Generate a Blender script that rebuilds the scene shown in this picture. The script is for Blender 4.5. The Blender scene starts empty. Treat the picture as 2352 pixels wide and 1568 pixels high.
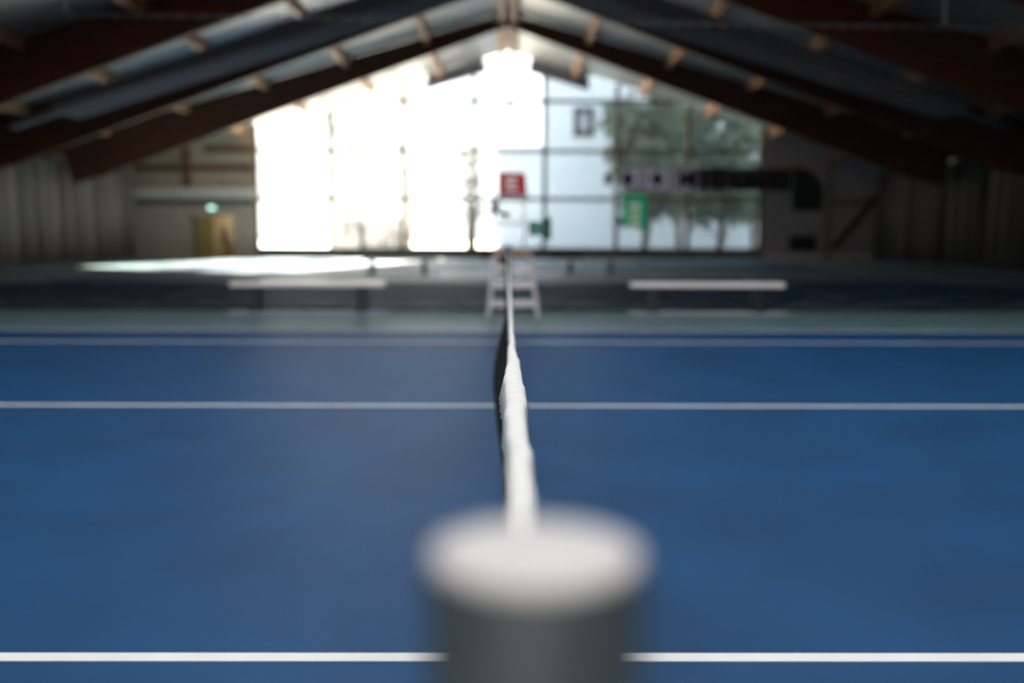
import bpy, bmesh, math, random
from mathutils import Vector, Matrix
random.seed(7)
S = bpy.context.scene
COL = S.collection
PI = math.pi
W, H = 2352, 1568
F = W * 35 / 36.0
CAMZ = 1.163
CAP_Y = 0.367          # net post stands this far beyond the camera

# ------------------------------------------------------------------ camera
cam = bpy.data.cameras.new('camera'); camo = bpy.data.objects.new('camera', cam); COL.objects.link(camo)
cam.lens = 35; cam.sensor_width = 36; cam.clip_start = 0.02; cam.clip_end = 500
pitch = math.atan(242 / F); yaw = 11.5 / F; roll = 0.0027
R = Matrix.Rotation(-yaw, 4, 'Z') @ Matrix.Rotation(PI/2 - pitch, 4, 'X') @ Matrix.Rotation(roll, 4, 'Z')
camo.matrix_world = Matrix.Translation((0, 0, CAMZ)) @ R
cam.dof.use_dof = True; cam.dof.focus_distance = 2.2; cam.dof.aperture_fstop = 1.45
S.camera = camo

def at(px, py, D):
    """point at distance D (world y) that the photo shows at pixel px, py"""
    d = R.to_3x3() @ Vector(((px - W/2) / F, -(py - H/2) / F, -1))
    return Vector((0, 0, CAMZ)) + d * (D / d.y)

# ------------------------------------------------------------------ materials
def nodes(name):
    m = bpy.data.materials.new(name); m.use_nodes = True
    nt = m.node_tree; return m, nt, nt.nodes, nt.links
def mat(name, col, rough=.6, metal=0, var=.12, scale=6, bump=0, bscale=60, spec=.5, stretch=(1,1,1), col2=None):
    m, nt, N, L = nodes(name); b = N['Principled BSDF']
    b.inputs['Roughness'].default_value = rough; b.inputs['Metallic'].default_value = metal
    b.inputs['Specular IOR Level'].default_value = spec
    tc = N.new('ShaderNodeTexCoord'); mp = N.new('ShaderNodeMapping'); mp.inputs['Scale'].default_value = stretch
    L.new(tc.outputs['Object'], mp.inputs['Vector'])
    n = N.new('ShaderNodeTexNoise'); n.inputs['Scale'].default_value = scale; n.inputs['Detail'].default_value = 4
    L.new(mp.outputs[0], n.inputs['Vector'])
    r = N.new('ShaderNodeValToRGB'); c2 = col2 or tuple(min(1, c*(1+var)) for c in col)
    r.color_ramp.elements[0].position = .35; r.color_ramp.elements[1].position = .65
    r.color_ramp.elements[0].color = (*[c*(1-var) for c in col], 1); r.color_ramp.elements[1].color = (*c2, 1)
    L.new(n.outputs['Fac'], r.inputs['Fac']); L.new(r.outputs['Color'], b.inputs['Base Color'])
    if bump:
        n2 = N.new('ShaderNodeTexNoise'); n2.inputs['Scale'].default_value = bscale; L.new(mp.outputs[0], n2.inputs['Vector'])
        bp = N.new('ShaderNodeBump'); bp.inputs['Strength'].default_value = bump; bp.inputs['Distance'].default_value = .004
        L.new(n2.outputs['Fac'], bp.inputs['Height']); L.new(bp.outputs[0], b.inputs['Normal'])
    return m
def stripes(name, col, axis, per, depth=.4, rough=.5, metal=0, dark=.75, duty=.12, spec=.5):
    """boards or profiled sheet: grooves across the given axis"""
    m, nt, N, L = nodes(name); b = N['Principled BSDF']
    b.inputs['Roughness'].default_value = rough; b.inputs['Metallic'].default_value = metal
    b.inputs['Specular IOR Level'].default_value = spec
    tc = N.new('ShaderNodeTexCoord'); sp = N.new('ShaderNodeSeparateXYZ'); L.new(tc.outputs['Object'], sp.inputs[0])
    d = N.new('ShaderNodeMath'); d.operation = 'DIVIDE'; d.inputs[1].default_value = per; L.new(sp.outputs[axis], d.inputs[0])
    f = N.new('ShaderNodeMath'); f.operation = 'FRACT'; L.new(d.outputs[0], f.inputs[0])
    g = N.new('ShaderNodeMath'); g.operation = 'GREATER_THAN'; g.inputs[1].default_value = duty; L.new(f.outputs[0], g.inputs[0])
    mx = N.new('ShaderNodeMix'); mx.data_type = 'RGBA'
    mx.inputs[6].default_value = (*[c*dark for c in col], 1); mx.inputs[7].default_value = (*col, 1)
    L.new(g.outputs[0], mx.inputs[0])
    n = N.new('ShaderNodeTexNoise'); n.inputs['Scale'].default_value = 2.5; L.new(tc.outputs['Object'], n.inputs['Vector'])
    hm = N.new('ShaderNodeMix'); hm.data_type = 'RGBA'; hm.blend_type = 'MULTIPLY'; hm.inputs[0].default_value = .3
    L.new(mx.outputs[2], hm.inputs[6]); L.new(n.outputs['Fac'], hm.inputs[7]); L.new(hm.outputs[2], b.inputs['Base Color'])
    bp = N.new('ShaderNodeBump'); bp.inputs['Strength'].default_value = depth; bp.inputs['Distance'].default_value = .02
    L.new(g.outputs[0], bp.inputs['Height']); L.new(bp.outputs[0], b.inputs['Normal'])
    return m

M = {}
M['blue'] = mat('blue_court_paint', (.0035, .055, .160), .5, var=.13, scale=1.3, bump=.25, bscale=220, spec=.3)
M['green'] = mat('green_surround_paint', (.105, .18, .205), .42, var=.10, scale=1.3, bump=.2, bscale=220, spec=.45)
M['line'] = mat('white_line_paint', (.80, .80, .80), .5, var=.04, scale=5, spec=.4)
M['white'] = mat('white_lacquer', (.78, .76, .76), .35, var=.04)
M['tape'] = mat('white_canvas_tape', (.84, .83, .82), .7, var=.05, scale=30, bump=.5, bscale=400)
M['post'] = mat('grey_post_metal', (.050, .067, .077), .5, metal=0, var=.10, scale=20)
M['cap'] = mat('pale_cap_plastic', (.63, .595, .585), .55, var=.03, scale=20)
M['net'] = mat('black_net_cord', (.012, .013, .014), .7, var=.2, scale=50)
M['rope'] = mat('black_hem', (.012, .014, .016), .8)
M['cable'] = mat('steel_cable', (.10, .11, .12), .5, metal=.3)
M['ring'] = mat('steel_ring', (.20, .20, .21), .35, metal=.6)
M['beam'] = mat('brown_glulam', (.085, .028, .013), .6, var=.25, scale=3, stretch=(.5, 8, 8), bump=.2, spec=.15)
M['purlin'] = mat('pine_purlin', (.60, .30, .14), .5, var=.15, scale=3, stretch=(8, .4, 8))
M['woodtrim'] = mat('orange_brown_timber', (.22, .09, .035), .55, var=.2, scale=4)
M['deck'] = stripes('pale_metal_deck', (.72, .71, .69), 'Y', .25, .3, .38, metal=.35, dark=.85, duty=.3)
M['tray'] = mat('dark_grey_tray', (.11, .115, .13), .95, var=.1, spec=0)
M['darkpanel'] = mat('charcoal_panel', (.36, .33, .36), .6)
M['wallup'] = stripes('beige_board_cladding', (.68, .52, .39), 'Z', .42, .5, .6, dark=.55, duty=.1)
M['walllow'] = mat('beige_painted_wall', (.70, .55, .47), .6, var=.05, scale=2)
M['ledge'] = mat('cream_ledge_paint', (.85, .76, .70), .5, var=.04)
M['greywall'] = mat('grey_painted_wall', (.38, .36, .37), .6, var=.05, scale=2)
M['plinth'] = mat('concrete_plinth', (.22, .21, .20), .7)
M['frame'] = mat('window_timber_frame', (.25, .185, .13), .55, var=.15, scale=5)
M['doorwood'] = mat('ochre_door', (.55, .37, .13), .5, var=.12, scale=4, stretch=(6, 6, .5))
M['roomwall'] = mat('cream_room_wall', (.64, .59, .45), .6)
M['dark'] = mat('black_object', (.008, .009, .010), .6)
M['redbrown'] = mat('red_brown_box', (.22, .045, .03), .5)
M['red'] = mat('red_plastic', (.42, .002, .008), .5, var=.04)
M['darkred'] = mat('dark_red_cloth', (.20, .015, .02), .8)
M['dkgreen'] = mat('dark_green_plastic', (.006, .085, .045), .5)
M['teal'] = mat('teal_plastic', (.07, .24, .21), .5)
M['mark'] = mat('white_print', (.85, .78, .80), .5, var=.03)
M['orange'] = mat('orange_plastic', (.80, .25, .01), .4)
M['metal'] = mat('white_tube', (.70, .68, .71), .35, var=.05)
M['bench'] = mat('white_bench_board', (.84, .81, .81), .15, var=.04, stretch=(.3, 6, 6))
M['benchleg'] = mat('black_bench_leg', (.012, .016, .022), .4)
M['mat'] = mat('pale_base_board', (.42, .43, .52), .5)
M['step'] = mat('timber_footboard', (.60, .34, .22), .5)
M['bark'] = mat('grey_bark', (.10, .085, .065), .9, bump=.6, bscale=20)
M['ground'] = mat('pale_gravel', (.55, .53, .46), .9, scale=1.5, var=.15)
M['plaster'] = mat('pale_blue_plaster', (.66, .76, .86), .8, var=.03)
M['housepane'] = mat('grey_blue_pane', (.34, .42, .52), .4)
M['gutter'] = mat('dark_window_frame', (.05, .06, .055), .6)
M['roofing'] = mat('grey_roofing', (.18, .18, .19), .8)
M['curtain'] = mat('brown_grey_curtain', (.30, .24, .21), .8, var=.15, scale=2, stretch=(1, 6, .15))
M['shadedcurtain'] = mat('shaded_curtain', (.075, .068, .06), .9, var=.15, scale=2, stretch=(1, 6, .15))  # same curtain as on the left, its shade put into the colour

def leafmat(name, c):
    m, nt, N, L = nodes(name); b = N['Principled BSDF']; b.inputs['Roughness'].default_value = .6
    n = N.new('ShaderNodeTexNoise'); n.inputs['Scale'].default_value = 1.2
    r = N.new('ShaderNodeValToRGB'); r.color_ramp.elements[0].color = (*[x*.6 for x in c], 1); r.color_ramp.elements[1].color = (*[x*1.5 for x in c], 1)
    tc = N.new('ShaderNodeTexCoord'); L.new(tc.outputs['Object'], n.inputs['Vector']); L.new(n.outputs['Fac'], r.inputs[0])
    L.new(r.outputs[0], b.inputs['Base Color'])
    t = N.new('ShaderNodeBsdfTranslucent'); L.new(r.outputs[0], t.inputs[0])
    mx = N.new('ShaderNodeMixShader'); mx.inputs[0].default_value = .35
    L.new(b.outputs[0], mx.inputs[1]); L.new(t.outputs[0], mx.inputs[2]); L.new(mx.outputs[0], N['Material Output'].inputs[0])
    return m
M['leaf'] = leafmat('green_leaf', (.13, .20, .14))
M['leafpale'] = leafmat('pale_leaf', (.26, .28, .29))

def panemat(name, clear, diff, fac, ribs=True):
    m, nt, N, L = nodes(name); N.remove(N['Principled BSDF'])
    t = N.new('ShaderNodeBsdfTransparent'); t.inputs[0].default_value = (*clear, 1)
    d = N.new('ShaderNodeBsdfTranslucent'); d.inputs[0].default_value = (*diff, 1)
    g = N.new('ShaderNodeBsdfGlossy'); g.inputs['Roughness'].default_value = .15
    tc = N.new('ShaderNodeTexCoord'); w = N.new('ShaderNodeTexWave'); w.inputs['Scale'].default_value = 3.2; w.bands_direction = 'X'
    L.new(tc.outputs['Object'], w.inputs['Vector'])
    mr = N.new('ShaderNodeMapRange'); mr.inputs[3].default_value = fac - .06; mr.inputs[4].default_value = fac + .06
    L.new(w.outputs['Fac'], mr.inputs[0])
    mx = N.new('ShaderNodeMixShader'); L.new(mr.outputs[0], mx.inputs[0]); L.new(t.outputs[0], mx.inputs[1]); L.new(d.outputs[0], mx.inputs[2])
    m2 = N.new('ShaderNodeMixShader'); m2.inputs[0].default_value = .04; L.new(mx.outputs[0], m2.inputs[1]); L.new(g.outputs[0], m2.inputs[2])
    L.new(m2.outputs[0], N['Material Output'].inputs[0]); return m
M['pane'] = panemat('ribbed_translucent_panel', (.34, .36, .37), (.24, .25, .26), .06)
M['addedpane'] = panemat('added_roof_panel', (.47, .49, .51), (.5, .52, .54), .15)  # panes of the roof opening added out of view over the near court

def fabricmat(name, col, tr):
    m, nt, N, L = nodes(name); b = N['Principled BSDF']; b.inputs['Base Color'].default_value = (*col, 1); b.inputs['Roughness'].default_value = .8
    n = N.new('ShaderNodeTexNoise'); n.inputs['Scale'].default_value = 3
    mm = N.new('ShaderNodeMix'); mm.data_type = 'RGBA'; mm.blend_type = 'MULTIPLY'; mm.inputs[0].default_value = .3; mm.inputs[6].default_value = (*col, 1)
    L.new(n.outputs['Fac'], mm.inputs[7]); L.new(mm.outputs[2], b.inputs['Base Color'])
    t = N.new('ShaderNodeBsdfTranslucent'); t.inputs[0].default_value = (*col, 1)
    mx = N.new('ShaderNodeMixShader'); mx.inputs[0].default_value = tr
    L.new(b.outputs[0], mx.inputs[1]); L.new(t.outputs[0], mx.inputs[2]); L.new(mx.outputs[0], N['Material Output'].inputs[0]); return m
M['greencloth'] = fabricmat('green_banner_cloth', (.02, .62, .42), .75)
M['whitecloth'] = fabricmat('white_banner_print', (.85, .82, .74), .75)
M['darkcloth'] = fabricmat('dark_banner_cloth', (.05, .036, .038), .3)
M['palecloth'] = fabricmat('grey_banner_print', (.50, .47, .53), .8)

def mesh_alpha(name, col, cell, cover, base=0.0):
    """woven netting: dark cords in a square grid with open holes between"""
    m, nt, N, L = nodes(name); b = N['Principled BSDF']; b.inputs['Base Color'].default_value = (*col, 1); b.inputs['Roughness'].default_value = .9
    b.inputs['Specular IOR Level'].default_value = .1
    tc = N.new('ShaderNodeTexCoord'); sp = N.new('ShaderNodeSeparateXYZ'); L.new(tc.outputs['Object'], sp.inputs[0])
    outs = []
    for ax in ('X', 'Z'):
        d = N.new('ShaderNodeMath'); d.operation = 'DIVIDE'; d.inputs[1].default_value = cell; L.new(sp.outputs[ax], d.inputs[0])
        f = N.new('ShaderNodeMath'); f.operation = 'FRACT'; L.new(d.outputs[0], f.inputs[0])
        g = N.new('ShaderNodeMath'); g.operation = 'LESS_THAN'; g.inputs[1].default_value = cover; L.new(f.outputs[0], g.inputs[0]); outs.append(g)
    mx = N.new('ShaderNodeMath'); mx.operation = 'MAXIMUM'; L.new(outs[0].outputs[0], mx.inputs[0]); L.new(outs[1].outputs[0], mx.inputs[1])
    t = N.new('ShaderNodeBsdfTransparent')
    ms = N.new('ShaderNodeMixShader'); L.new(mx.outputs[0], ms.inputs[0]); L.new(t.outputs[0], ms.inputs[1]); L.new(b.outputs[0], ms.inputs[2])
    L.new(ms.outputs[0], N['Material Output'].inputs[0]); return m
M['netting'] = mesh_alpha('dark_divider_netting', (.01, .012, .014), .045, .05)
M['skirt'] = mesh_alpha('dense_divider_skirt', (.006, .010, .014), .012, .45)

def emat(name, c, s):
    m, nt, N, L = nodes(name); b = N['Principled BSDF']; b.inputs['Base Color'].default_value = (*c, 1)
    b.inputs['Emission Color'].default_value = (*c, 1); b.inputs['Emission Strength'].default_value = s; return m
M['exit'] = emat('lit_green_exit_sign', (.10, .95, .60), .5)
M['exitw'] = emat('lit_white_exit_mark', (.78, 1, .98), 3.2)
M['lamp'] = emat('warm_room_lamp', (1, .84, .58), 45)

# ------------------------------------------------------------------ mesh helpers
class MB:
    def __init__(s): s.bm = bmesh.new()
    def box(s, x0, x1, y0, y1, z0, z1, bev=0):
        x0, x1 = sorted((x0, x1)); y0, y1 = sorted((y0, y1)); z0, z1 = sorted((z0, z1))
        r = bmesh.ops.create_cube(s.bm, size=1)
        bmesh.ops.scale(s.bm, vec=(x1-x0, y1-y0, z1-z0), verts=r['verts'])
        bmesh.ops.translate(s.bm, vec=((x0+x1)/2, (y0+y1)/2, (z0+z1)/2), verts=r['verts'])
        if bev:
            es = list({e for v in r['verts'] for e in v.link_edges})
            bmesh.ops.bevel(s.bm, geom=es, offset=bev, segments=2, affect='EDGES')
        return s
    def prism(s, pts, y0, y1):       # polygon in XZ pushed along Y
        a = [s.bm.verts.new((p[0], y0, p[1])) for p in pts]; b = [s.bm.verts.new((p[0], y1, p[1])) for p in pts]
        s.bm.faces.new(a); s.bm.faces.new(b[::-1]); n = len(pts)
        for i in range(n): s.bm.faces.new((a[i], b[i], b[(i+1) % n], a[(i+1) % n]))
        return s
    def tube(s, pts, r, n=8, r2=None):
        pts = [Vector(p) for p in pts]; rings = []
        for i, p in enumerate(pts):
            d = (pts[min(i+1, len(pts)-1)] - pts[max(i-1, 0)]).normalized()
            u = d.cross(Vector((0, 0, 1)) if abs(d.z) < .9 else Vector((1, 0, 0))).normalized(); v = d.cross(u)
            rr = r if r2 is None else r + (r2-r)*i/(len(pts)-1)
            rings.append([s.bm.verts.new(p + (u*math.cos(2*PI*k/n) + v*math.sin(2*PI*k/n))*rr) for k in range(n)])
        for a, b in zip(rings, rings[1:]):
            for k in range(n): s.bm.faces.new((a[k], a[(k+1) % n], b[(k+1) % n], b[k]))
        s.bm.faces.new(rings[0][::-1]); s.bm.faces.new(rings[-1]); return s
    def lathe(s, prof, c=(0, 0, 0), n=48):
        rings = []
        for r, z in prof:
            if r < 1e-6: rings.append([s.bm.verts.new((c[0], c[1], c[2]+z))])
            else: rings.append([s.bm.verts.new((c[0]+r*math.cos(2*PI*k/n), c[1]+r*math.sin(2*PI*k/n), c[2]+z)) for k in range(n)])
        for a, b in zip(rings, rings[1:]):
            if len(a) == 1 and len(b) == 1: continue
            for k in range(n):
                k2 = (k+1) % n
                if len(a) == 1: s.bm.faces.new((a[0], b[k], b[k2]))
                elif len(b) == 1: s.bm.faces.new((a[k], a[k2], b[0]))
                else: s.bm.faces.new((a[k], a[k2], b[k2], b[k]))
        return s
    def torus(s, c, R_, r, n=14, m=6):   # ring in the XZ plane
        g = [[s.bm.verts.new((c[0]+(R_+r*math.cos(2*PI*j/m))*math.cos(2*PI*i/n), c[1]+r*math.sin(2*PI*j/m), c[2]+(R_+r*math.cos(2*PI*j/m))*math.sin(2*PI*i/n))) for j in range(m)] for i in range(n)]
        for i in range(n):
            for j in range(m): s.bm.faces.new((g[i][j], g[(i+1) % n][j], g[(i+1) % n][(j+1) % m], g[i][(j+1) % m]))
        return s
    def build(s, name, m, parent=None, smooth=False, label=None):
        bmesh.ops.recalc_face_normals(s.bm, faces=s.bm.faces)
        me = bpy.data.meshes.new(name)
        o = bpy.data.objects.new(name, me)
        vs = [v.co for v in s.bm.verts]
        lo = Vector([min(v[i] for v in vs) for i in range(3)]); hi = Vector([max(v[i] for v in vs) for i in range(3)])
        base = Vector(((lo.x+hi.x)/2, (lo.y+hi.y)/2, lo.z))
        bmesh.ops.translate(s.bm, vec=-base, verts=s.bm.verts)
        s.bm.to_mesh(me); s.bm.free()
        for mm in (m if isinstance(m, list) else [m]): me.materials.append(mm)
        if smooth:
            for p in me.polygons: p.use_smooth = True
            me.set_sharp_from_angle(angle=.7)
        COL.objects.link(o)
        if parent is not None:
            off = Vector((0, 0, 0)); q = parent
            while q is not None: off += q.location; q = q.parent
            o.parent = parent; o.location = base - off
        else: o.location = base
        if label: o['label'] = label
        return o
def tag(o, label, cat, group=None, kind=None):
    if kind: o['kind'] = kind
    if label: o['label'] = label; o['category'] = cat
    if group: o['group'] = group
    return o
def thing(name, label, cat, loc, group=None):
    o = bpy.data.objects.new(name, None); COL.objects.link(o); o.location = loc; o.empty_display_size = .2
    return tag(o, label, cat, group)
def struct(name, loc=None):
    o = bpy.data.objects.new(name, None); COL.objects.link(o); o.location = loc or (0, 0, 0); o['kind'] = 'structure'; return o
def box(name, m, a, parent=None, bev=0, label=None): return MB().box(*a, bev).build(name, m, parent, label=label)

# ------------------------------------------------------------------ hall dimensions
YW = 52.0; YB = -9.0; XW = 20.0
RZ, SL = 10.50, .283
def roof(x): return RZ - SL*abs(x)

# floor and courts
floor = MB().box(-XW, XW, YB, YW, -.2, 0).build('floor', M['green']); floor['kind'] = 'structure'
def court(yc):
    MBc = MB().box(-11.885, 11.885, yc-5.485, yc+5.485, 0, .002).build('court_surface', M['blue'], floor)
    lw = .052
    def ln(x0, x1, y0, y1): MB().box(x0, x1, y0, y1, .002, .004).build('court_line', M['line'], floor)
    for s in (-1, 1):
        ln(-11.885, 11.885, yc+s*5.485-(lw if s > 0 else 0), yc+s*5.485+(0 if s > 0 else lw))
        ln(-11.885, 11.885, yc+s*4.115-lw/2, yc+s*4.115+lw/2)
        ln(s*11.885-(.08 if s > 0 else 0), s*11.885+(0 if s > 0 else .08), yc-5.43, yc+5.43)
        ln(s*6.40-lw/2, s*6.40+lw/2, yc-4.08, yc+4.08)
    ln(-6.37, 6.37, yc-lw/2, yc+lw/2)
YC = CAP_Y + 6.40
for k in range(3): court(YC + 15.6*k + (0 if k == 0 else .4))

# ------------------------------------------------------------------ roof and walls
ceil_ = struct('ceiling')
HOLE = (-4.0, 13.0, 1.2, 5.6)       # unseen opening added to light the near court: y0, y1, x0, x1 on each slope
t = .12
def slab(s, x0, x1, y0, y1, name='roof_deck', m=None, z=0, th=t):
    MB().prism([(s*x0, roof(x0)+z), (s*x1, roof(x1)+z), (s*x1, roof(x1)+z+th), (s*x0, roof(x0)+z+th)], y0, y1).build(name, m or M['deck'], ceil_)
for s in (-1, 1):
    slab(s, 0, XW, HOLE[1], YW); slab(s, 0, XW, YB, HOLE[0])
    slab(s, 0, HOLE[2], HOLE[0], HOLE[1]); slab(s, HOLE[3], XW, HOLE[0], HOLE[1])
    slab(s, HOLE[2], HOLE[3], HOLE[0], HOLE[1], 'added_light_panel', M['addedpane'], .04, .02)
for sd, s in (('left', -1), ('right', 1)):
    w = MB().box(s*XW, s*(XW+.2), YB, YW, 0, roof(XW)+.1).build('wall_'+sd, M['greywall']); w['kind'] = 'structure'
w = MB().prism([(-XW, 0), (XW, 0), (XW, roof(XW)), (0, RZ), (-XW, roof(XW))], YB-.2, YB).build('wall_back', M['greywall']); w['kind'] = 'structure'

# far gable wall
WX0, WX1, WZ0 = -13.05, 13.28, .42
wf = struct('wall_far', (0, YW, 0))
yb0, yb1 = YW, YW+.2
DX0, DX1, DZ = at(446, 585, YW).x, at(538, 585, YW).x, 2.18
mid = 3.05
MB().prism([(-XW, mid), (WX0, mid), (WX0, roof(WX0)), (-XW, roof(XW))], yb0, yb1).build('board_cladding', M['wallup'], wf)
MB().box(-XW, DX0, yb0, yb1, 0, mid).build('lower_wall', M['walllow'], wf)
MB().box(DX1, WX0, yb0, yb1, 0, mid).build('lower_wall', M['walllow'], wf)
MB().box(DX0, DX1, yb0, yb1, DZ, mid).build('lower_wall', M['walllow'], wf)
MB().box(WX0, WX1, yb0, yb1, 0, WZ0).build('lower_wall', M['plinth'], wf)
MB().prism([(WX1, 0), (XW, 0), (XW, roof(XW)), (WX1, roof(WX1))], yb0, yb1).build('right_wall', M['greywall'], wf)
# ledge beam over the door, its painted shade, and timber pieces on the wall
b = box('wall_rail', M['frame'], (-XW+.8, WX0-.02, YW-.12, YW, 2.68, 3.02)); tag(b, 'strip of painted shade directly beneath the pale ledge on the far wall', 'rail')  # dark strip added to stand for the shade under the ledge
b = box('wall_ledge', M['ledge'], (-XW+.8, WX0-.02, YW-.35, YW, 3.05, 3.6)); tag(b, 'long pale beige ledge beam on far wall above the doorway', 'ledge')
p = at(430, 400, YW); b = box('wall_stud', M['woodtrim'], (p.x-.18, p.x+.18, YW-.2, YW, 3.6, roof(p.x)-.25)); tag(b, 'short orange brown timber stud above the pale ledge', 'stud')
for nm, py in (('upper', 342), ('lower', 385)):
    q = at(450, py, YW); b = box('wall_rail', M['woodtrim'], (-XW+.8 if py > 360 else -15.6, WX0-.05, YW-.07, YW, q.z-.17, q.z+.17))
    tag(b, nm+' of two dim brown rails across the cladding left of the glazing', 'rail')
p0, p1 = at(1905, 372, YW), at(1905, 588, YW)
b = box('wall_column', M['frame'], (p0.x-.12, p0.x+.12, YW-.25, YW, 0, p0.z)); tag(b, 'dark upright timber column on the right of the far wall', 'column')
a0, a1 = at(1914, 572, YW-.36), at(2030, 432, YW-.36)
b = MB().tube([a0, a1], .17, 4).build('diagonal_brace', M['beam']); tag(b, 'dark brown diagonal brace rising right from the wall column foot', 'brace')
q = at(1900, 465, YW); b = box('wall_rail', M['frame'], (p0.x+.13, XW-.1, YW-.1, YW, q.z-.22, q.z+.22)); tag(b, 'dark rail behind the diagonal brace at right', 'rail')
b = MB().box(WX1+.2, XW-.1, YW-.22, YW, 0, .32).build('baseboard_far', M['walllow']); b['kind'] = 'structure'
# arch shape and black box on right wall
c0 = at(1822, 385, YW); c1 = at(1888, 484, YW)
pts = [(c0.x, c1.z), (c1.x, c1.z)] + [(c0.x + (c1.x-c0.x)*math.cos(a), c1.z+.9 + (c0.z-c1.z-.9)*math.sin(a)) for a in [k*PI/16 for k in range(9)]]
b = MB().prism(pts, YW-.12, YW).build('wall_hatch', M['dark']); tag(b, 'tall black hatch with curved right shoulder on grey far wall', 'hatch')
c0 = at(1812, 541, YW); c1 = at(1873, 576, YW)
b = box('wall_box', M['dark'], (c0.x, c1.x, YW-.25, YW, c1.z, c0.z), bev=.04); tag(b, 'low black box on grey far wall below the hatch', 'box')

# doorway with lit room behind
room = struct('door_1', (DX0, YW, 0))
MB().box(DX0-.12, DX0, YW-.06, YW+.1, 0, DZ+.12).build('door_frame', M['walllow'], room)
MB().box(DX1, DX1+.12, YW-.06, YW+.1, 0, DZ+.12).build('door_frame', M['walllow'], room)
MB().box(DX0, DX1, YW-.06, YW+.1, DZ, DZ+.12).build('door_frame', M['walllow'], room)
MB().box(DX0+.12, DX0+1.05, YW+.02, YW+.07, .01, DZ-.03).build('door_leaf', M['doorwood'], room)
MB().box(DX0+.02, DX0+.12, YW+.0, YW+.1, 0, DZ).build('door_post', M['dark'], room)
MB().tube([(DX0+.95, YW-.01, 1.0), (DX0+.83, YW-.01, 1.0)], .02).build('door_handle', M['metal'], room)
def rw(nm, mt, *a): o = MB().box(*a).build(nm, mt); o['kind'] = 'structure'
rw('wall_room', M['roomwall'], DX0-.5, DX1+.5, YW+2.4, YW+2.5, 0, 2.6)
rw('wall_room', M['roomwall'], DX0-.6, DX0-.5, YW+.2, YW+2.5, 0, 2.6)
rw('wall_room', M['roomwall'], DX1+.5, DX1+.6, YW+.2, YW+2.5, 0, 2.6)
rw('ceiling_room', M['roomwall'], DX0-.6, DX1+.6, YW+.2, YW+2.5, 2.6, 2.7)
rw('floor_room', M['woodtrim'], DX0-.6, DX1+.6, YW+.2, YW+2.5, -.05, 0)
o = MB().lathe([(0, 0), (.15, .0), (.17, .06), (0, .1)], (DX1-.5, YW+1.2, 2.47), 16).build('ceiling_lamp', M['lamp']); tag(o, 'warm ceiling lamp inside the room behind the doorway', 'lamp')
cab = thing('side_cabinet', 'low brown cabinet inside the doorway against the cream wall', 'cabinet', (DX1-.45, YW+1.6, 0))
MB().box(DX1-.95, DX1+.1, YW+1.4, YW+1.9, 0, .68).build('body', M['woodtrim'], cab); MB().box(DX1-1.0, DX1+.15, YW+1.35, YW+1.92, .68, .73).build('cabinet_top', M['step'], cab)
MB().box(DX1-.9, DX1-.4, YW+1.38, YW+1.4, .08, .62).build('door', M['doorwood'], cab); MB().box(DX1-.36, DX1+.06, YW+1.38, YW+1.4, .08, .62).build('door', M['doorwood'], cab)
o = MB().tube([(DX0+1.34, YW+.9, .75), (DX0+1.33, YW+.9, 1.1), (DX0+1.36, YW+.9, 1.65)], .16, 10, .07).build('hanging_coat', M['dark'], None, True); tag(o, 'dark coat hanging just inside the doorway beside the ochre door leaf', 'coat')
e = at(486, 477, YW-.1); ex = thing('exit_sign', 'small lit green and white exit sign above the doorway', 'sign', (e.x, YW, e.z-.12))
MB().box(e.x-.2, e.x+.2, YW-.1, YW, e.z-.12, e.z+.12, .01).build('housing', M['exit'], ex)
mk = MB(); mk.box(e.x-.1, e.x+.13, YW-.108, YW-.1, e.z-.05, e.z+.05)
mk.prism([(e.x-.1, e.z+.09), (e.x-.17, e.z), (e.x-.1, e.z-.09)], YW-.108, YW-.1); mk.build('arrow', M['exitw'], ex, label='white arrow mark')

# glazed gable wall
win = struct('window_1', ((WX0+WX1)/2, YW, WZ0))
vx = [at(px, 500, YW).x for px in (760, 925, 1090, 1250, 1415, 1580)]
zr = [at(1176, py, YW).z for py in (232, 347, 457)]
def post(x, w=.11):
    x_ = max(-13.2, min(13.4, x)); MB().box(x_-w, x_+w, YW+.0, YW+.16, WZ0, roof(x_)-.02).build('mullion', M['frame'], win)
for x in vx: post(x)
post(WX0+.1, .1); post(WX1-.1, .1)
MB().box(WX0, WX1, YW-.05, YW+.2, WZ0, WZ0+.14).build('sill', M['frame'], win)
for z in zr:
    hw = (RZ - z)/SL; x0 = max(WX0, -hw+.1); x1 = min(WX1, hw-.1)
    MB().box(x0, x1, YW+.02, YW+.12, z-.09, z+.09).build('crossbar', M['frame'], win)
xs = [WX0] + vx + [WX1]
for a, c in zip(xs, xs[1:]):
    pts = [(a+.02, WZ0+.12), (c-.02, WZ0+.12), (c-.02, roof(c)-.01)] + ([(0, RZ-.01)] if a < 0 < c else []) + [(a+.02, roof(a)-.01)]
    bm = bmesh.new(); bm.faces.new([bm.verts.new((x, YW+.09, z)) for x, z in pts]); q = MB(); q.bm.free(); q.bm = bm; q.build('pane', M['pane'], win)
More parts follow.
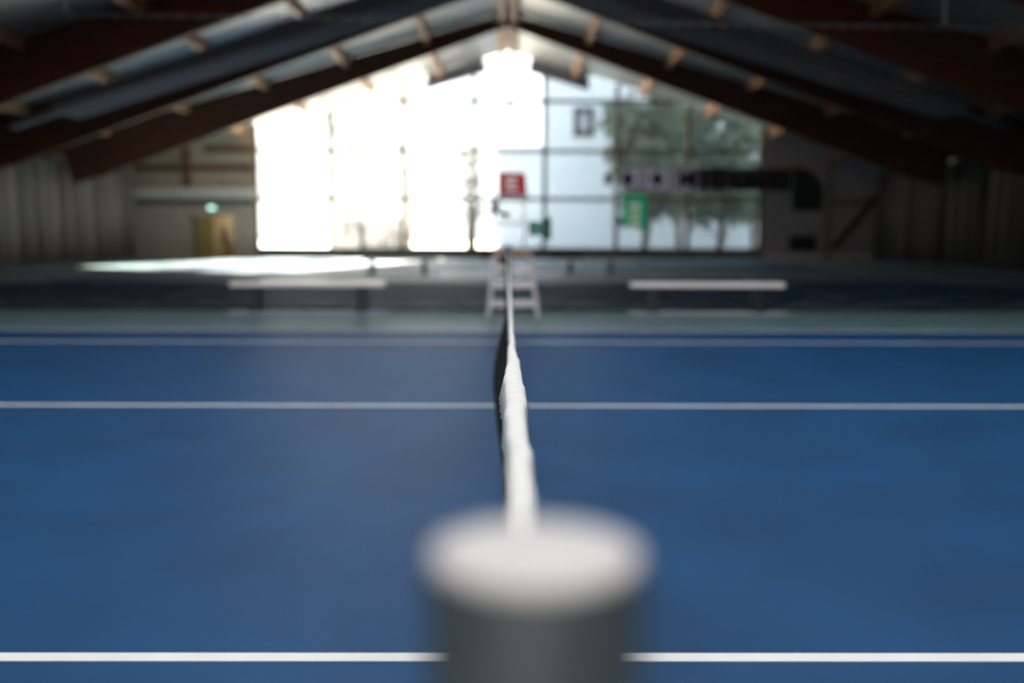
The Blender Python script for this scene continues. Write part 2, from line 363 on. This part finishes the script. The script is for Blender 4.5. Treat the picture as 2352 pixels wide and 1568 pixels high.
# charcoal fascia under the ridge with its square notch
for s, nm in ((-1, 'left'), (1, 'right')):
    x0 = 4.15*s; x1 = 1.06*s; x2 = 1.20*s
    pts = [(x0, roof(x0)-.78), (x1, roof(x1)-.72), (x2, roof(x2)-.03), (x0, roof(x0)-.03)]
    b = MB().prism(pts, YW-.2, YW-.08).build('ridge_fascia', M['darkpanel']); tag(b, 'charcoal fascia board under the roof deck, %s of the ridge' % nm, 'panel')
    lx = .88*s; lz = 9.93
    l = MB().lathe([(0, 0), (.1, .02), (.16, .1), (.17, .2), (.1, .27), (0, .28)], (lx, YW-.5, lz-.1), 16).build('ridge_lamp', M['white'], None, True)
    tag(l, 'round white lamp at the %s corner of the fascia notch' % nm, 'lamp')
    MB().box(lx-.03, lx+.03, YW-.5, YW-.02, lz+.1, lz+.15).build('lamp_bracket', M['white'], l)
b = box('notch_crossbar', M['darkpanel'], (-.68, .68, YW-.18, YW-.1, 10.04, 10.24)); tag(b, 'charcoal crossbar joining the two ridge fascia boards', 'panel')

# ------------------------------------------------------------------ glulam frames, purlins
ords = {50.2: 'far'}
FY = [43.0, 35.8, 28.6, 21.4, 14.2, 7.0, -.2]
FN = ['nearest the glazed gable', 'second from the glazed gable', 'third from the glazed gable', 'fourth from the glazed gable', 'fifth from the glazed gable', 'sixth from the glazed gable', 'above the near net post']
for y, nm in zip(FY, FN):
    fr = thing('roof_beam', 'dark brown timber roof beam across the hall, '+nm, 'beam', (0, y, 3.3), 'timber roof beams')
    for s, side in ((-1, 'left'), (1, 'right')):
        pts = [(0, 9.93), (s*17.2, 9.93-.362*17.2), (s*18.5, 3.35), (s*18.8, 4.5), (s*19.95, 4.5), (s*19.95, roof(XW)-.02), (0, RZ-.04)]
        MB().prism(pts, y-.11, y+.11).build('rafter', M['beam'], fr)
        MB().box(s*19.4, s*19.95, y-.13, y+.13, 0, 4.5).build('column', M['beam'], fr)
bays = [(43.11, 51.75, 'the bay beside the glazing'), (35.91, 42.89, 'the second bay from the glazing'), (28.71, 35.69, 'the third bay from the glazing'), (21.51, 28.49, 'the fourth bay from the glazing')]
ordn = ['innermost', 'second out', 'third out', 'fourth out', 'outermost']
for bi, (y0, y1, bn) in enumerate(bays):
    for s, side in ((-1, 'left'), (1, 'right')):
        for k in range(5):
            x = s*(3.38*(k+1)); z1 = roof(x) - .01
            m = MB(); dz = SL*.09
            m.prism([(x-.09, z1-.36+s*dz), (x+.09, z1-.36-s*dz), (x+.09, z1-s*dz), (x-.09, z1+s*dz)], y0, y1)
            o = m.build('purlin', M['purlin']); tag(o, '%s pine purlin on the %s slope in %s' % (ordn[k], side, bn), 'purlin', 'pine purlins under the roof deck')
    m = MB()
    for s, side in ((-1, 'left'), (1, 'right')):
        o = MB().box(s*.13, s*.34, y0, y1, RZ-.48, RZ-.115).build('ridge_purlin', M['purlin']); tag(o, 'pale ridge purlin on the %s of the pair in %s' % (side, bn), 'purlin', 'paired ridge purlins')

# long dark trays hung parallel to the roof slopes
for s, side in ((-1, 'left'), (1, 'right')):
    def X(px): return 1168 + s*(px)
    D = 31.5
    for nm, a0, a1, th, dpt, lab in (('wide', (1020, 262), (40, -40), 1.0, 2.0, 'wide'), ('narrow', (1140, 292), (290, 28), .34, .45, 'narrow')):
        dd = D if nm == 'wide' else D+1.7
        p0 = at(X(a0[0]), a0[1]+4, dd); p1 = at(X(a1[0]), a1[1], dd); mm = .5*th
        yc = dd
        tr = thing('hanging_tray', '%s dark grey tray hung along the %s roof slope' % (lab, side), 'tray', (p0.x, yc, p0.z))
        MB().prism([(p0.x, p0.z-.0), (p1.x, p1.z-.0), (p1.x, p1.z+.12), (p0.x, p0.z+.12)], yc-dpt/2, yc+dpt/2).build('panel', M['tray'], tr)
        MB().prism([(p0.x, p0.z+.12), (p1.x, p1.z+.12), (p1.x, p1.z+.12+th*.5), (p0.x, p0.z+.12+th*.2)], yc-dpt/2, yc-dpt/2+.05).build('front_lip', M['tray'], tr)
        for f in (.15, .5, .85):
            q = p0.lerp(p1, f); MB().tube([(q.x, yc, q.z+.1), (q.x, yc, max(roof(q.x), q.z+.2)+.02)], .012, 6).build('hanger', M['cable'], tr)

# ------------------------------------------------------------------ side curtains
def curtain(s, y0, y1, z1, label, seed, cm):
    random.seed(seed); m = MB(); n = int((y1-y0)/.07); rows = []
    ph = 0; xs_ = []
    for i in range(n+1):
        ph += .27 + .2*random.random(); xs_.append(math.sin(ph)*(.28+.12*math.sin(i*.13)) + .03*math.sin(i*1.1))
    for j in range(3):
        z = [.03, z1*.5, z1][j]; k = [1.15, 1, .75][j]
        rows.append([m.bm.verts.new((s*19.15 + xs_[i]*k, y0+(y1-y0)*i/n, z)) for i in range(n+1)])
    for a, b_ in zip(rows, rows[1:]):
        for i in range(n): m.bm.faces.new((a[i], a[i+1], b_[i+1], b_[i]))
    o = thing('side_curtain', label, 'curtain', (s*19.15, (y0+y1)/2, 0))
    c = m.build('cloth', M[cm], o, True); md = c.modifiers.new('thickness', 'SOLIDIFY'); md.thickness = .004
    MB().tube([(s*19.15, y0, z1+.03), (s*19.15, y1, z1+.03)], .03, 8).build('curtain_rail', M['cable'], o)
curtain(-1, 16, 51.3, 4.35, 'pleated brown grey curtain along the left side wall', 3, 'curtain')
curtain(1, 16, 51.3, 4.35, 'pleated curtain along the right side wall, shade put into its colour', 4, 'shadedcurtain')

# ------------------------------------------------------------------ divider netting between the courts
YD = 15.6
dv = thing('divider_net', 'see-through dark divider netting hung across the hall behind the benches', 'netting', (0, YD, 0))
def zc(x): return 4.43 - .0104*x
m = MB(); n = 120; rows = []
for zf in (0, 1):
    rows.append([m.bm.verts.new((-18.9+37.8*i/n, YD + .06*math.sin(i*1.7)+.04*math.sin(i*.6), .42 if zf == 0 else zc(-18.9+37.8*i/n)-.06)) for i in range(n+1)])
for i in range(n): m.bm.faces.new((rows[0][i], rows[0][i+1], rows[1][i+1], rows[1][i]))
m.build('netting', M['netting'], dv)
m = MB(); rows = []
for z in (.02, .42):
    rows.append([m.bm.verts.new((-18.9+37.8*i/n, YD + .06*math.sin(i*1.7)+.04*math.sin(i*.6), z)) for i in range(n+1)])
for i in range(n): m.bm.faces.new((rows[0][i], rows[0][i+1], rows[1][i+1], rows[1][i]))
m.build('skirt', M['skirt'], dv, label='dense dark lower skirt')
MB().tube([(-18.9+37.8*i/40, YD, .03) for i in range(41)], .03, 6).build('hem', M['rope'], dv)
MB().tube([(-19.9, YD, zc(-19.9)), (19.9, YD, zc(19.9))], .006, 6).build('cable', M['cable'], dv)
ring = None; x = -8.9
rx = []
while x < 8.95: rx.append(x); x += .30 + .05*random.random() - (.07 if x > 0 else 0)
for x in rx[:95]:
    if ring is None: ring = MB().torus((x, YD, zc(x)-.02), .022, .005).build('ring', M['ring'], dv, True)
    else:
        c = ring.copy(); COL.objects.link(c); c.parent = dv; c.location = ring.location + Vector((x-rx[0], 0, zc(x)-zc(rx[0])))
for px, nm in ((152, 'left'), (2170, 'right')):
    q = at(px, 50, YD); o = MB().tube([(q.x, YD, zc(q.x)), (q.x, YD, roof(q.x)+.02)], .011, 6).build('suspension_wire', M['cable'])
    tag(o, 'thin grey suspension wire holding the divider net cable, at %s' % nm, 'wire')

# ------------------------------------------------------------------ net posts
def net_post(y, x, label, lod):
    o = thing('net_post', label, 'net post', (x, y, 0))
    hz = 1.046
    MB().lathe([(0, 0), (.095, 0), (.095, .008), (.06, .02), (.0425, .03), (.0415, .05), (.0415, hz-.011), (.0400, hz-.005), (.037, hz-.0045), (0, hz-.0045)], (x, y, 0), 64).build('tube', M['post'], o, True)
    MB().lathe([(.0370, hz-.0055), (.0388, hz-.005), (.0391, hz-.003), (.0385, hz-.001), (.0362, hz), (0, hz+.0005)], (x, y, 0), 64).build('cap', M['cap'], o, True, label='pale round plastic cap')
    return o
TX = .0155
pA = net_post(CAP_Y, .0110, 'near grey net post with broad pale cap, out of focus at the front', 1)
YF = CAP_Y + 12.8
pB = net_post(YF, .0155, 'far net post in front of the umpire chair at the far end of the net', 0)
# winch hook on near post holding the cable
MB().tube([(.0110, CAP_Y+.041, .955), (.0155, CAP_Y+.075, .955)], .008, 8).build('cable_hook', M['cable'], pA)
MB().tube([(.0155, YF-.041, .955), (.0155, YF-.075, .955)], .008, 8).build('cable_hook', M['cable'], pB)

# ------------------------------------------------------------------ tennis net
def nz(t): return .815 + .145*(abs(t-6.4)/6.4)**4
net = thing('tennis_net', 'black tennis net with white headband stretched away from the camera', 'net', (TX, CAP_Y+6.4, 0))
T0, T1 = .070, 12.735
random.seed(11)
def tw(t):      # half width of the folded headband seen from above
    w = .0085 + .0125*math.exp(-((t-1.75)/.75)**2) + .004*math.exp(-((t-.6)/.5)**2)
    return w
def wob(t): return .0015*math.sin(t*9.1) + .001*math.sin(t*23)
NT = 620; m = MB(); rings = []
for i in range(NT+1):
    t_ = T0 + (T1-T0)*i/NT; w = tw(t_)*(1+.03*math.sin(t_*31)); z = nz(t_) + .0015*math.sin(t_*17); cx = TX + wob(t_)
    tear = 1.0 + (.25*random.random() if 1.6 < t_ < 2.0 else .02*random.random())
    prof = []
    for k in range(11):
        a = PI*k/10; prof.append((cx + w*math.cos(a), z - .012 + .012*math.sin(a)))
    prof = [(cx+w*1.15*tear, z-.062)] + prof + [(cx-w*1.25*tear, z-.062)]
    rings.append([m.bm.verts.new((p[0], CAP_Y+t_, p[1])) for p in prof])
for a, b_ in zip(rings, rings[1:]):
    for k in range(len(a)-1): m.bm.faces.new((a[k], a[k+1], b_[k+1], b_[k]))
hb = m.build('headband', M['tape'], net, True); md = hb.modifiers.new('thickness', 'SOLIDIFY'); md.thickness = .0016
MB().tube([(TX, CAP_Y+T0+(T1-T0)*i/80, nz(T0+(T1-T0)*i/80)-.008) for i in range(81)], .0035, 6).build('cable', M['cable'], net)
def nx(t, v):   # v 0 at the top .. 1 at the bottom: slack netting bellies to the left
    bell = math.exp(-((t-4.6)/1.0)**2)*.066*math.sin(PI*min(1, v*1.15))**1.2
    return TX - .010 - .010*math.sin(PI*min(1, v*1.6)/2) - bell + .003*math.sin(t*7+v*5)
m = MB(); cell = .045; nv = int((T1-T0)/cell); nh = 20; r = .0013
def strip(pts, r):
    m.tube(pts, r, 4)
for i in range(nv+1):
    t_ = T0+.02 + (T1-T0-.04)*i/nv; zt = nz(t_)-.05
    strip([(nx(t_, j/nh), CAP_Y+t_, zt*(1-j/nh)+.012) for j in range(nh+1)], r)
for j in range(nh+1):
    strip([(nx(T0+.02+(T1-T0-.04)*i/140, j/nh), CAP_Y+T0+.02+(T1-T0-.04)*i/140, (nz(T0+.02+(T1-T0-.04)*i/140)-.05)*(1-j/nh)+.012) for i in range(141)], r if j < 18 else .003)
m.build('mesh', M['net'], net)

# ------------------------------------------------------------------ benches
def bench(x0, x1, yc, lx, label, ydt=.16, bz=.47, group='benches beside the courts'):
    o = thing('bench', label, 'bench', ((x0+x1)/2, yc, 0), group)
    MB().box(x0, x1, yc-.16, yc-.01, bz-.075, bz, .012).build('seat_board', M['bench'], o); MB().box(x0, x1, yc+.01, yc+.16, bz-.075, bz, .012).build('seat_board', M['bench'], o)
    for x in lx:
        m = MB(); m.box(x-.07, x+.07, yc-.10, yc+.10, .03, bz-.075, .01); m.box(x-.09, x+.09, yc-.2, yc+.2, .025, .05, .006); m.box(x-.03, x+.03, yc-.15, yc+.15, bz-.10, bz-.075)
        m.build('leg', M['benchleg'], o)
    MB().box(x0-.02, x1+.05, yc-.28, yc+.26, .004, .025, .005).build('base_board', M['mat'], o)
    return o
YBn = 15.05
def bx_(px): return at(px, 660, YBn).x
bench(bx_(533), bx_(885), YBn, (bx_(589), bx_(831)), 'white bench with black legs left of the umpire chair', bz=.475)
bench(bx_(1447), bx_(1797), YBn, (bx_(1498), bx_(1741)), 'white bench with black legs right of the umpire chair', bz=.475)
Y2 = 31.0
def bx2(px): return at(px, 600, Y2).x
bench(bx2(835), bx2(1005), Y2, (bx2(855), bx2(975)), 'small distant white bench beyond the divider net, left of the chair')
bench(bx2(1290), bx2(1462), Y2, (bx2(1310), bx2(1402)), 'small distant dim bench beyond the divider net, right of the chair')

# ------------------------------------------------------------------ umpire chair
YU = 14.2
uc = thing('umpire_chair', 'tall white umpire chair with ladder steps behind the far net post', 'chair', (at(1177, 730, YU).x, YU, 0))
def U(px, py, d=0): v = at(px, py, YU+d); return v
lf, rf = U(1121, 733), U(1236, 733); lt, rt = U(1138, 582), U(1216, 582)
lf.z = rf.z = 0
for a, b_ in ((lf, lt), (rf, rt)):
    MB().tube([a, b_], .03, 8).build('leg', M['metal'], uc)
    MB().tube([(a.x, YU+.75, 0), (b_.x, YU+.45, b_.z)], .028, 8).build('leg', M['metal'], uc)
    MB().tube([(a.x*.6+b_.x*.4, YU, b_.z*.4), (a.x*.6+b_.x*.4, YU+.63, b_.z*.4)], .015, 8).build('side_rail', M['metal'], uc)
for py in (700, 656, 616):
    f = (733-py)/(733-582); xa = lf.x+(lt.x-lf.x)*f; xb = rf.x+(rt.x-rf.x)*f; z = lt.z*f
    MB().box(xa, xb, YU-.04, YU+.14, z-.045, z+.045, .008).build('step', M['metal'], uc)
MB().box(lt.x-.02, rt.x+.02, YU-.1, YU+.5, lt.z-.02, lt.z+.02, .008).build('footboard', M['step'], uc)
# slim seat frame above the footboard
sz = 1.33; bx0, bx1 = U(1134, 525).x, U(1206, 525).x
for x in (bx0, bx1):
    MB().tube([(x, YU+.2, lt.z), (x, YU+.2, sz+.18), (x, YU+.62, sz+.2)], .013, 8).build('arm_frame', M['metal'], uc)
    MB().tube([(x, YU+.55, lt.z), (x, YU+.6, sz), (x+(.0), YU+.66, 1.83)], .014, 8).build('back_post', M['metal'], uc)
MB().box(bx0, bx1, YU+.2, YU+.6, sz-.012, sz+.012, .01).build('seat', M['white'], uc)
for z in (1.45, 1.60, 1.72): MB().tube([(bx0, YU+.63, z), (bx1, YU+.63, z)], .007, 6).build('back_slat', M['metal'], uc)
MB().tube([(bx0-.02, YU+.15, sz+.05), (U(1222, 526).x, YU+.15, sz+.05)], .006, 6).build('writing_rail', M['metal'], uc)
# gooseneck microphone
mic = [U(1141, 462, .1), U(1140, 478, .1), U(1146, 488, .1), U(1157, 492, .1)]
g = MB().tube(mic, .034, 8, .022).build('microphone_arm', M['dark'], uc, True)
MB().tube([U(1160, 486, .1), U(1167, 500, .1)], .042, 10).build('microphone_head', M['redbrown'], uc, True, label='small red microphone head')
MB().tube([(bx0, YU+.2, sz+.18), mic[0]], .008, 6).build('microphone_stand', M['metal'], uc)
MB().box(U(1127, 470).x, U(1142, 470).x, YU+.1, YU+.14, U(1130, 490).z, U(1130, 458).z, .01).build('clip_board', M['mat'], uc)
# red sign box
a, c = U(1146, 395, .6), U(1203, 447, .6)
sg = thing('sign_box', 'red sign box with white mark on top of the umpire chair', 'sign', ((a.x+c.x)/2, YU+.66, c.z))
m = MB(); d2 = U(1210, 444, .6).x
m.prism([(a.x, a.z), (c.x-.01, a.z-.005), (c.x+.025, c.z), (a.x, c.z)], YU+.60, YU+.63); m.build('face', M['red'], sg)
MB().prism([(c.x-.005, a.z-.01), (d2-.02, a.z-.05), (d2, c.z), (c.x+.025, c.z)], YU+.61, YU+.9).build('side_flap', M['darkred'], sg)
MB().prism([(a.x, c.z-.035), (d2, c.z-.035), (d2, c.z), (a.x, c.z)], YU+.60, YU+.75).build('base_strip', M['mat'], sg)
m = MB(); cx = (a.x+c.x)/2; cz = (a.z+c.z)/2; hgt = a.z-c.z
for k, wd in ((-.24, .085), (0, .07), (.24, .08)):
    m.box(cx-wd, cx+wd, YU+.592, YU+.6, cz+k*hgt-.021, cz+k*hgt+.021)
m.box(cx-wd, cx-wd+.03, YU+.592, YU+.6, cz-.24*hgt, cz+.24*hgt)
m.build('mark', M['mark'], sg, label='white stacked mark')
# green board at the right arm
a, c = U(1216, 506, .1), U(1266, 548, .1)
sb = thing('green_board', 'dark green and teal board mounted at the right arm of the umpire chair', 'board', ((a.x+c.x)/2, YU+.1, c.z))
xm = U(1245, 520, .1).x
MB().box(a.x, xm, YU+.1, YU+.13, U(1230, 541, .1).z, U(1230, 508, .1).z, .005).build('teal_panel', M['teal'], sb, label='teal left panel')
MB().box(a.x-.01, a.x+.04, YU+.09, YU+.14, U(1230, 540, .1).z, U(1230, 509, .1).z, .005).build('edge_strip', M['dkgreen'], sb)
MB().box(xm, c.x, YU+.05, YU+.18, U(1250, 550, .1).z, U(1250, 499, .1).z, .01).build('green_box', M['dkgreen'], sb)
MB().tube([(U(1254, 547, .1).x, YU+.12, U(1250, 547, .1).z), (rt.x+.03, YU+.3, lt.z)], .008, 6).build('support_arm', M['metal'], sb)
# dark red bag under the footboard
q0, q1 = U(1146, 588, .25), U(1159, 632, .25)
bg = MB(); bg.lathe([(.0, 0), (.035, .02), (.05, .1), (.045, .2), (.03, q0.z-q1.z), (0, q0.z-q1.z)], ((q0.x+q1.x)/2, YU+.25, q1.z), 14)
o = bg.build('hanging_bag', M['darkred'], None, True); tag(o, 'slim dark red bag hanging under the umpire chair footboard', 'bag')
MB().tube([((q0.x+q1.x)/2, YU+.25, q0.z-.03), ((q0.x+q1.x)/2, YU+.25, lt.z-.02)], .006, 6).build('strap', M['darkred'], o)

# small items by the glazing
q = at(1114, 577, 48); b = MB().box(q.x-.22, q.x+.2, 47.8, 48.2, 0, .62, .1).build('ball_box', M['redbrown']); tag(b, 'small red brown box on the far floor left of the umpire chair', 'box')
q0, q1 = at(1268, 0, 51).x, at(1345, 0, 51).x
b = MB().box(q0, q1, 51, 51.5, 0, .30, .03).build('low_bench', M['dark']); tag(b, 'low black bench on the far floor below the glazing', 'bench')

# orange tag on thread from ridge
q = at(1171, 242, 40)
o = MB().tube([(q.x, 40, q.z-.2), (q.x, 40, q.z+.18)], .10, 10).build('hanging_tag', M['orange'], None, True); tag(o, 'tiny orange tag hanging on a thread before the bright glazing', 'tag')
MB().tube([(q.x, 40, q.z+.1), (q.x, 40, RZ-.62)], .004, 5).build('thread', M['cable'], o)

# ------------------------------------------------------------------ banners
a, c = at(1430, 449, YW-.4), at(1484, 527, YW-.4)
gb = thing('green_banner', 'green hanging banner with white marks in front of the right glazing', 'banner', ((a.x+c.x)/2, YW-.4, c.z))
cx = (a.x+c.x)/2; hh = a.z-c.z; m = MB(); w_ = .30
m.prism([(a.x+.05, a.z), (c.x, a.z-.02), (c.x, a.z-hh*.22), (a.x+.04, a.z-hh*.22)], YW-.41, YW-.40)
m.prism([(a.x+.04, a.z-hh*.22), (cx-w_, a.z-hh*.22), (cx-w_, c.z+.1), (a.x-.02, c.z+.14)], YW-.41, YW-.40)
m.prism([(cx+w_, a.z-hh*.22), (c.x, a.z-hh*.22), (c.x-.05, c.z+.02), (cx+w_, c.z+.05)], YW-.41, YW-.40)
for f0, f1 in ((.38, .47), (.58, .66), (.76, .84)): m.box(cx-w_, cx+w_, YW-.41, YW-.40, a.z-hh*f1, a.z-hh*f0)
m.build('cloth', M['greencloth'], gb)
m = MB()
for f0, f1 in ((.22, .38), (.47, .58), (.66, .76), (.84, .98)): m.box(cx-w_, cx+w_, YW-.41, YW-.40, a.z-hh*f1, a.z-hh*f0)
m.build('lettering', M['whitecloth'], gb, label='white stacked lettering')
for x in (a.x+.1, c.x-.02): MB().tube([(x, YW-.405, a.z-.03), (x, YW-.405, roof(x)+.02)], .006, 5).build('cord', M['cable'], gb)

a, c = at(1392, 386, YW-.7), at(1816, 436, YW-.7)
xb = at(1426, 400, YW-.7).x; xm_ = at(1604, 400, YW-.7).x
db = thing('long_banner', 'long banner across right glazing, pale with dark marks fading to dark', 'banner', ((a.x+c.x)/2, YW-.7, c.z))
MB().prism([(xm_, c.z+.0), (c.x, c.z-.05), (c.x, a.z-.05), (xm_, a.z)], YW-.71, YW-.70).build('dark_cloth', M['darkcloth'], db)
MB().prism([(xb, c.z+.03), (xm_, c.z), (xm_, a.z), (xb, a.z)], YW-.71, YW-.70).build('pale_cloth', M['palecloth'], db, label='pale left end of the cloth')
zc_ = (a.z+c.z)/2; hz = (a.z-c.z)/2
def bx(px): return at(px, 410, YW-.7).x
for px, wd in ((1398, .28), (1443, .36), (1512, .42), (1580, .30)):
    x = bx(px); m = MB(); m.prism([(x-wd, zc_), (x-.05, zc_+hz*.75), (x+wd*.8, zc_), (x-.05, zc_-hz*.8)], YW-.735, YW-.715)
    m.build('letter', M['dark'], db)
for px, wd, mt in ((1470, .035, 'dark'), (1482, .035, 'dark'), (1540, .05, 'dark'), (1552, .04, 'dark'), (1564, .12, 'darkcloth'), (1592, .2, 'darkcloth'), (1628, .10, 'palecloth'), (1668, .07, 'palecloth'), (1700, .08, 'palecloth')):
    x = bx(px); MB().box(x-wd, x+wd, YW-.735, YW-.715, zc_-hz*.85, zc_+hz*.85).build('letter', M[mt], db)
MB().tube([(at(1385, 386, YW-.7).x, YW-.7, a.z+.03), (c.x+.3, YW-.7, a.z+.0)], .02, 6).build('rod', M['cable'], db)
MB().tube([(at(1398, 386, YW-.7).x+.05, YW-.72, zc_), (at(1398, 386, YW-.7).x+.05, YW-.72, a.z+.03)], .01, 6).build('cord', M['cable'], db)
for x in (a.x+1, c.x-.4, (a.x+c.x)/2): MB().tube([(x, YW-.7, a.z), (x, YW-.7, roof(x)+.02)], .01, 5).build('cord', M['cable'], db)

# ------------------------------------------------------------------ outside
g = MB().box(-140, 140, YW+.25, 240, -.12, .0).build('ground', M['ground']); g['kind'] = 'structure'
bd = thing('neighbouring_house', 'pale blue house seen through the translucent glazing at right', 'house', (9, 75, 0))
h0, h1 = at(1252, 400, 71).x, 34; hz = 20.5
MB().box(h0, h1, 71, 80, 0, hz).build('wall', M['plaster'], bd)
MB().box(h0-.3, h1+.3, 70.6, 80.4, hz, hz+.3).build('roof', M['roofing'], bd)
e0 = at(1140, 400, 71.5).x; ez = at(1200, 335, 71.5).z
MB().box(e0, h0, 71.6, 78, 0, ez).build('annex', M['plaster'], bd, label='lower annex')
a, c = at(1318, 247, 70.9), at(1363, 313, 70.9)
wn = MB(); wn.box(a.x, c.x, 70.8, 71, c.z, c.z+.4); wn.box(a.x, c.x, 70.8, 71, a.z-.4, a.z); wn.box(a.x, a.x+.4, 70.8, 71, c.z, a.z); wn.box(c.x-.4, c.x, 70.8, 71, c.z, a.z)
fw = wn.build('window', M['gutter'], bd); MB().box(a.x+.4, c.x-.4, 70.9, 70.98, c.z+.4, a.z-.4).build('pane', M['housepane'], fw)

def tree(x, y, h, cr, nl, lm, label, seed, cz0=.3, size=.35, group=None):
    rnd = random.Random(seed)
    o = thing('tree', label, 'tree', (x, y, 0), group)
    m = MB(); tips = []
    top = Vector((x+rnd.uniform(-.4, .4), y, h*.93))
    trunk = [Vector((x, y, -.05)).lerp(top, k/6) + Vector((rnd.uniform(-.2, .2), rnd.uniform(-.2, .2), 0))*(k > 0) for k in range(7)]
    m.tube(trunk, .24, 8, .05)
    for k in range(26):
        f = rnd.uniform(cz0*.9, .97); p = Vector((x, y, 0)).lerp(top, f); a_ = rnd.uniform(0, 2*PI); L_ = cr*(1-abs(f-.5)*.9)*rnd.uniform(.5, 1)
        q = p + Vector((math.cos(a_)*L_, math.sin(a_)*L_, L_*rnd.uniform(.2, .6)))
        mm = p.lerp(q, .5) + Vector((0, 0, -.1)); m.tube([p, mm, q], .06, 5, .015); tips += [mm, q, p.lerp(q, .75)]
    m.build('trunk', M['bark'], o, True)
    if nl:
        m = MB()
        for k in range(nl):
            c_ = rnd.choice(tips) + Vector((rnd.gauss(0, .36), rnd.gauss(0, .36), rnd.gauss(0, .36)))
            n_ = Vector((rnd.gauss(0, 1), rnd.gauss(0, 1), rnd.gauss(0, 1))).normalized(); u = n_.orthogonal().normalized(); v = n_.cross(u); s_ = size*rnd.uniform(.5, 1.2)
            q_ = [m.bm.verts.new(c_ + u*s_*i + v*s_*.6*j + n_*s_*.15*(i*i)) for i, j in ((-1, 0), (0, -1), (1, 0), (0, 1))]
            m.bm.faces.new(q_)
        m.build('crown', lm, o)
    return o
tr = [(1478, 58, 11.5, 2.6, 4200, 'leaf', 'leafy dark green tree nearest the long banner letters, outside'),
      (1560, 66, 12, 3.0, 4200, 'leaf', 'leafy green tree behind the green banner side, outside'),
      (1650, 57, 9.5, 2.2, 2600, 'leaf', 'green tree outside the last glazing bay, second from the right edge'),
      (1735, 67.3, 10.5, 2.2, 3000, 'leaf', 'green tree outside at the right edge of the glazing')]
for i, (px, y, h, cr, nl, lm, lab) in enumerate(tr):
    tree(at(px, 500, y).x, y, h, cr, nl, M[lm], lab, 20+i, cz0=.22)
tree(at(935, 500, 60).x, 60, 14, 2.6, 900, M['leafpale'], 'thin bare tree outside the glazing, left of the umpire chair', 41, size=.22)
tree(at(770, 500, 66).x, 66, 13, 3.0, 1200, M['leafpale'], 'slim bare tree outside, furthest left through the glazing', 42, size=.22)
tree(at(1080, 500, 64).x, 64, 7, 2.2, 600, M['leafpale'], 'small bare tree outside just left of the umpire chair', 43, size=.2)
hd = thing('hedge', 'low pale hedge outside between the bare trees', 'hedge', (at(850, 570, 72).x, 72, 0))
m = MB(); rnd = random.Random(5); x0, x1 = at(770, 570, 72).x, at(940, 570, 72).x
for k in range(2600):
    c_ = Vector((rnd.uniform(x0, x1), 72+rnd.gauss(0, .4), abs(rnd.gauss(0, 1.2)))); 
    n_ = Vector((rnd.gauss(0, 1), rnd.gauss(0, 1), rnd.gauss(0, 1))).normalized(); u = n_.orthogonal().normalized(); v = n_.cross(u); s_ = .3
    m.bm.faces.new([m.bm.verts.new(c_+u*s_*i+v*s_*.6*j) for i, j in ((-1, 0), (0, -1), (1, 0), (0, 1))])
m.build('foliage', M['leafpale'], hd)

# ------------------------------------------------------------------ daylight
w = bpy.data.worlds.new('sky'); S.world = w; w.use_nodes = True
N = w.node_tree.nodes; L = w.node_tree.links
bg_ = N['Background']; bg_.inputs[1].default_value = 5.8
tc = N.new('ShaderNodeTexCoord'); sp = N.new('ShaderNodeSeparateXYZ'); L.new(tc.outputs['Generated'], sp.inputs[0])
r_ = N.new('ShaderNodeValToRGB'); r_.color_ramp.elements[0].color = (1, .97, .92, 1); r_.color_ramp.elements[1].color = (.72, .86, 1, 1); r_.color_ramp.elements[1].position = .7
L.new(sp.outputs['Z'], r_.inputs[0]); L.new(r_.outputs[0], bg_.inputs[0])
# the sky is brighter around the low sun
dt = N.new('ShaderNodeVectorMath'); dt.operation = 'DOT_PRODUCT'; dt.inputs[1].default_value = Vector((.2, 1, .46)).normalized()
nm_ = N.new('ShaderNodeVectorMath'); nm_.operation = 'NORMALIZE'; L.new(tc.outputs['Generated'], nm_.inputs[0]); L.new(nm_.outputs[0], dt.inputs[0])
mx_ = N.new('ShaderNodeMath'); mx_.operation = 'MAXIMUM'; mx_.inputs[1].default_value = 0; L.new(dt.outputs['Value'], mx_.inputs[0])
pw = N.new('ShaderNodeMath'); pw.operation = 'POWER'; pw.inputs[1].default_value = 8; L.new(mx_.outputs[0], pw.inputs[0])
ma = N.new('ShaderNodeMath'); ma.operation = 'MULTIPLY_ADD'; ma.inputs[1].default_value = 6; ma.inputs[2].default_value = 5.6
L.new(pw.outputs[0], ma.inputs[0]); L.new(ma.outputs[0], bg_.inputs[1])
sun = bpy.data.lights.new('sun', 'SUN'); so = bpy.data.objects.new('sun', sun); COL.objects.link(so)
sun.energy = 290; sun.angle = .02; sun.color = (1, .86, .70)
so.rotation_euler = Vector((-.2, -1, -.46)).to_track_quat('-Z', 'Y').to_euler(); so.location = (0, 90, 30)
def portal(name, loc, rot, sx, sy):
    l = bpy.data.lights.new(name, 'AREA'); l.shape = 'RECTANGLE'; l.size = sx; l.size_y = sy; l.cycles.is_portal = True
    o = bpy.data.objects.new(name, l); COL.objects.link(o); o.location = loc; o.rotation_euler = rot
portal('window_portal', ((WX0+WX1)/2, YW+.3, 5.3), (-PI/2, 0, 0), 26.6, 10.4)
an = math.atan(SL)
for s in (-1, 1):
    portal('added_panel_portal', (s*3.4, (HOLE[0]+HOLE[1])/2, roof(3.4)+.2), (0, s*an, 0), 4.7, HOLE[1]-HOLE[0])

vs = S.view_settings; vs.view_transform = 'Standard'; vs.look = 'None'; vs.gamma = 1; vs.use_curve_mapping = False; vs.exposure = 0
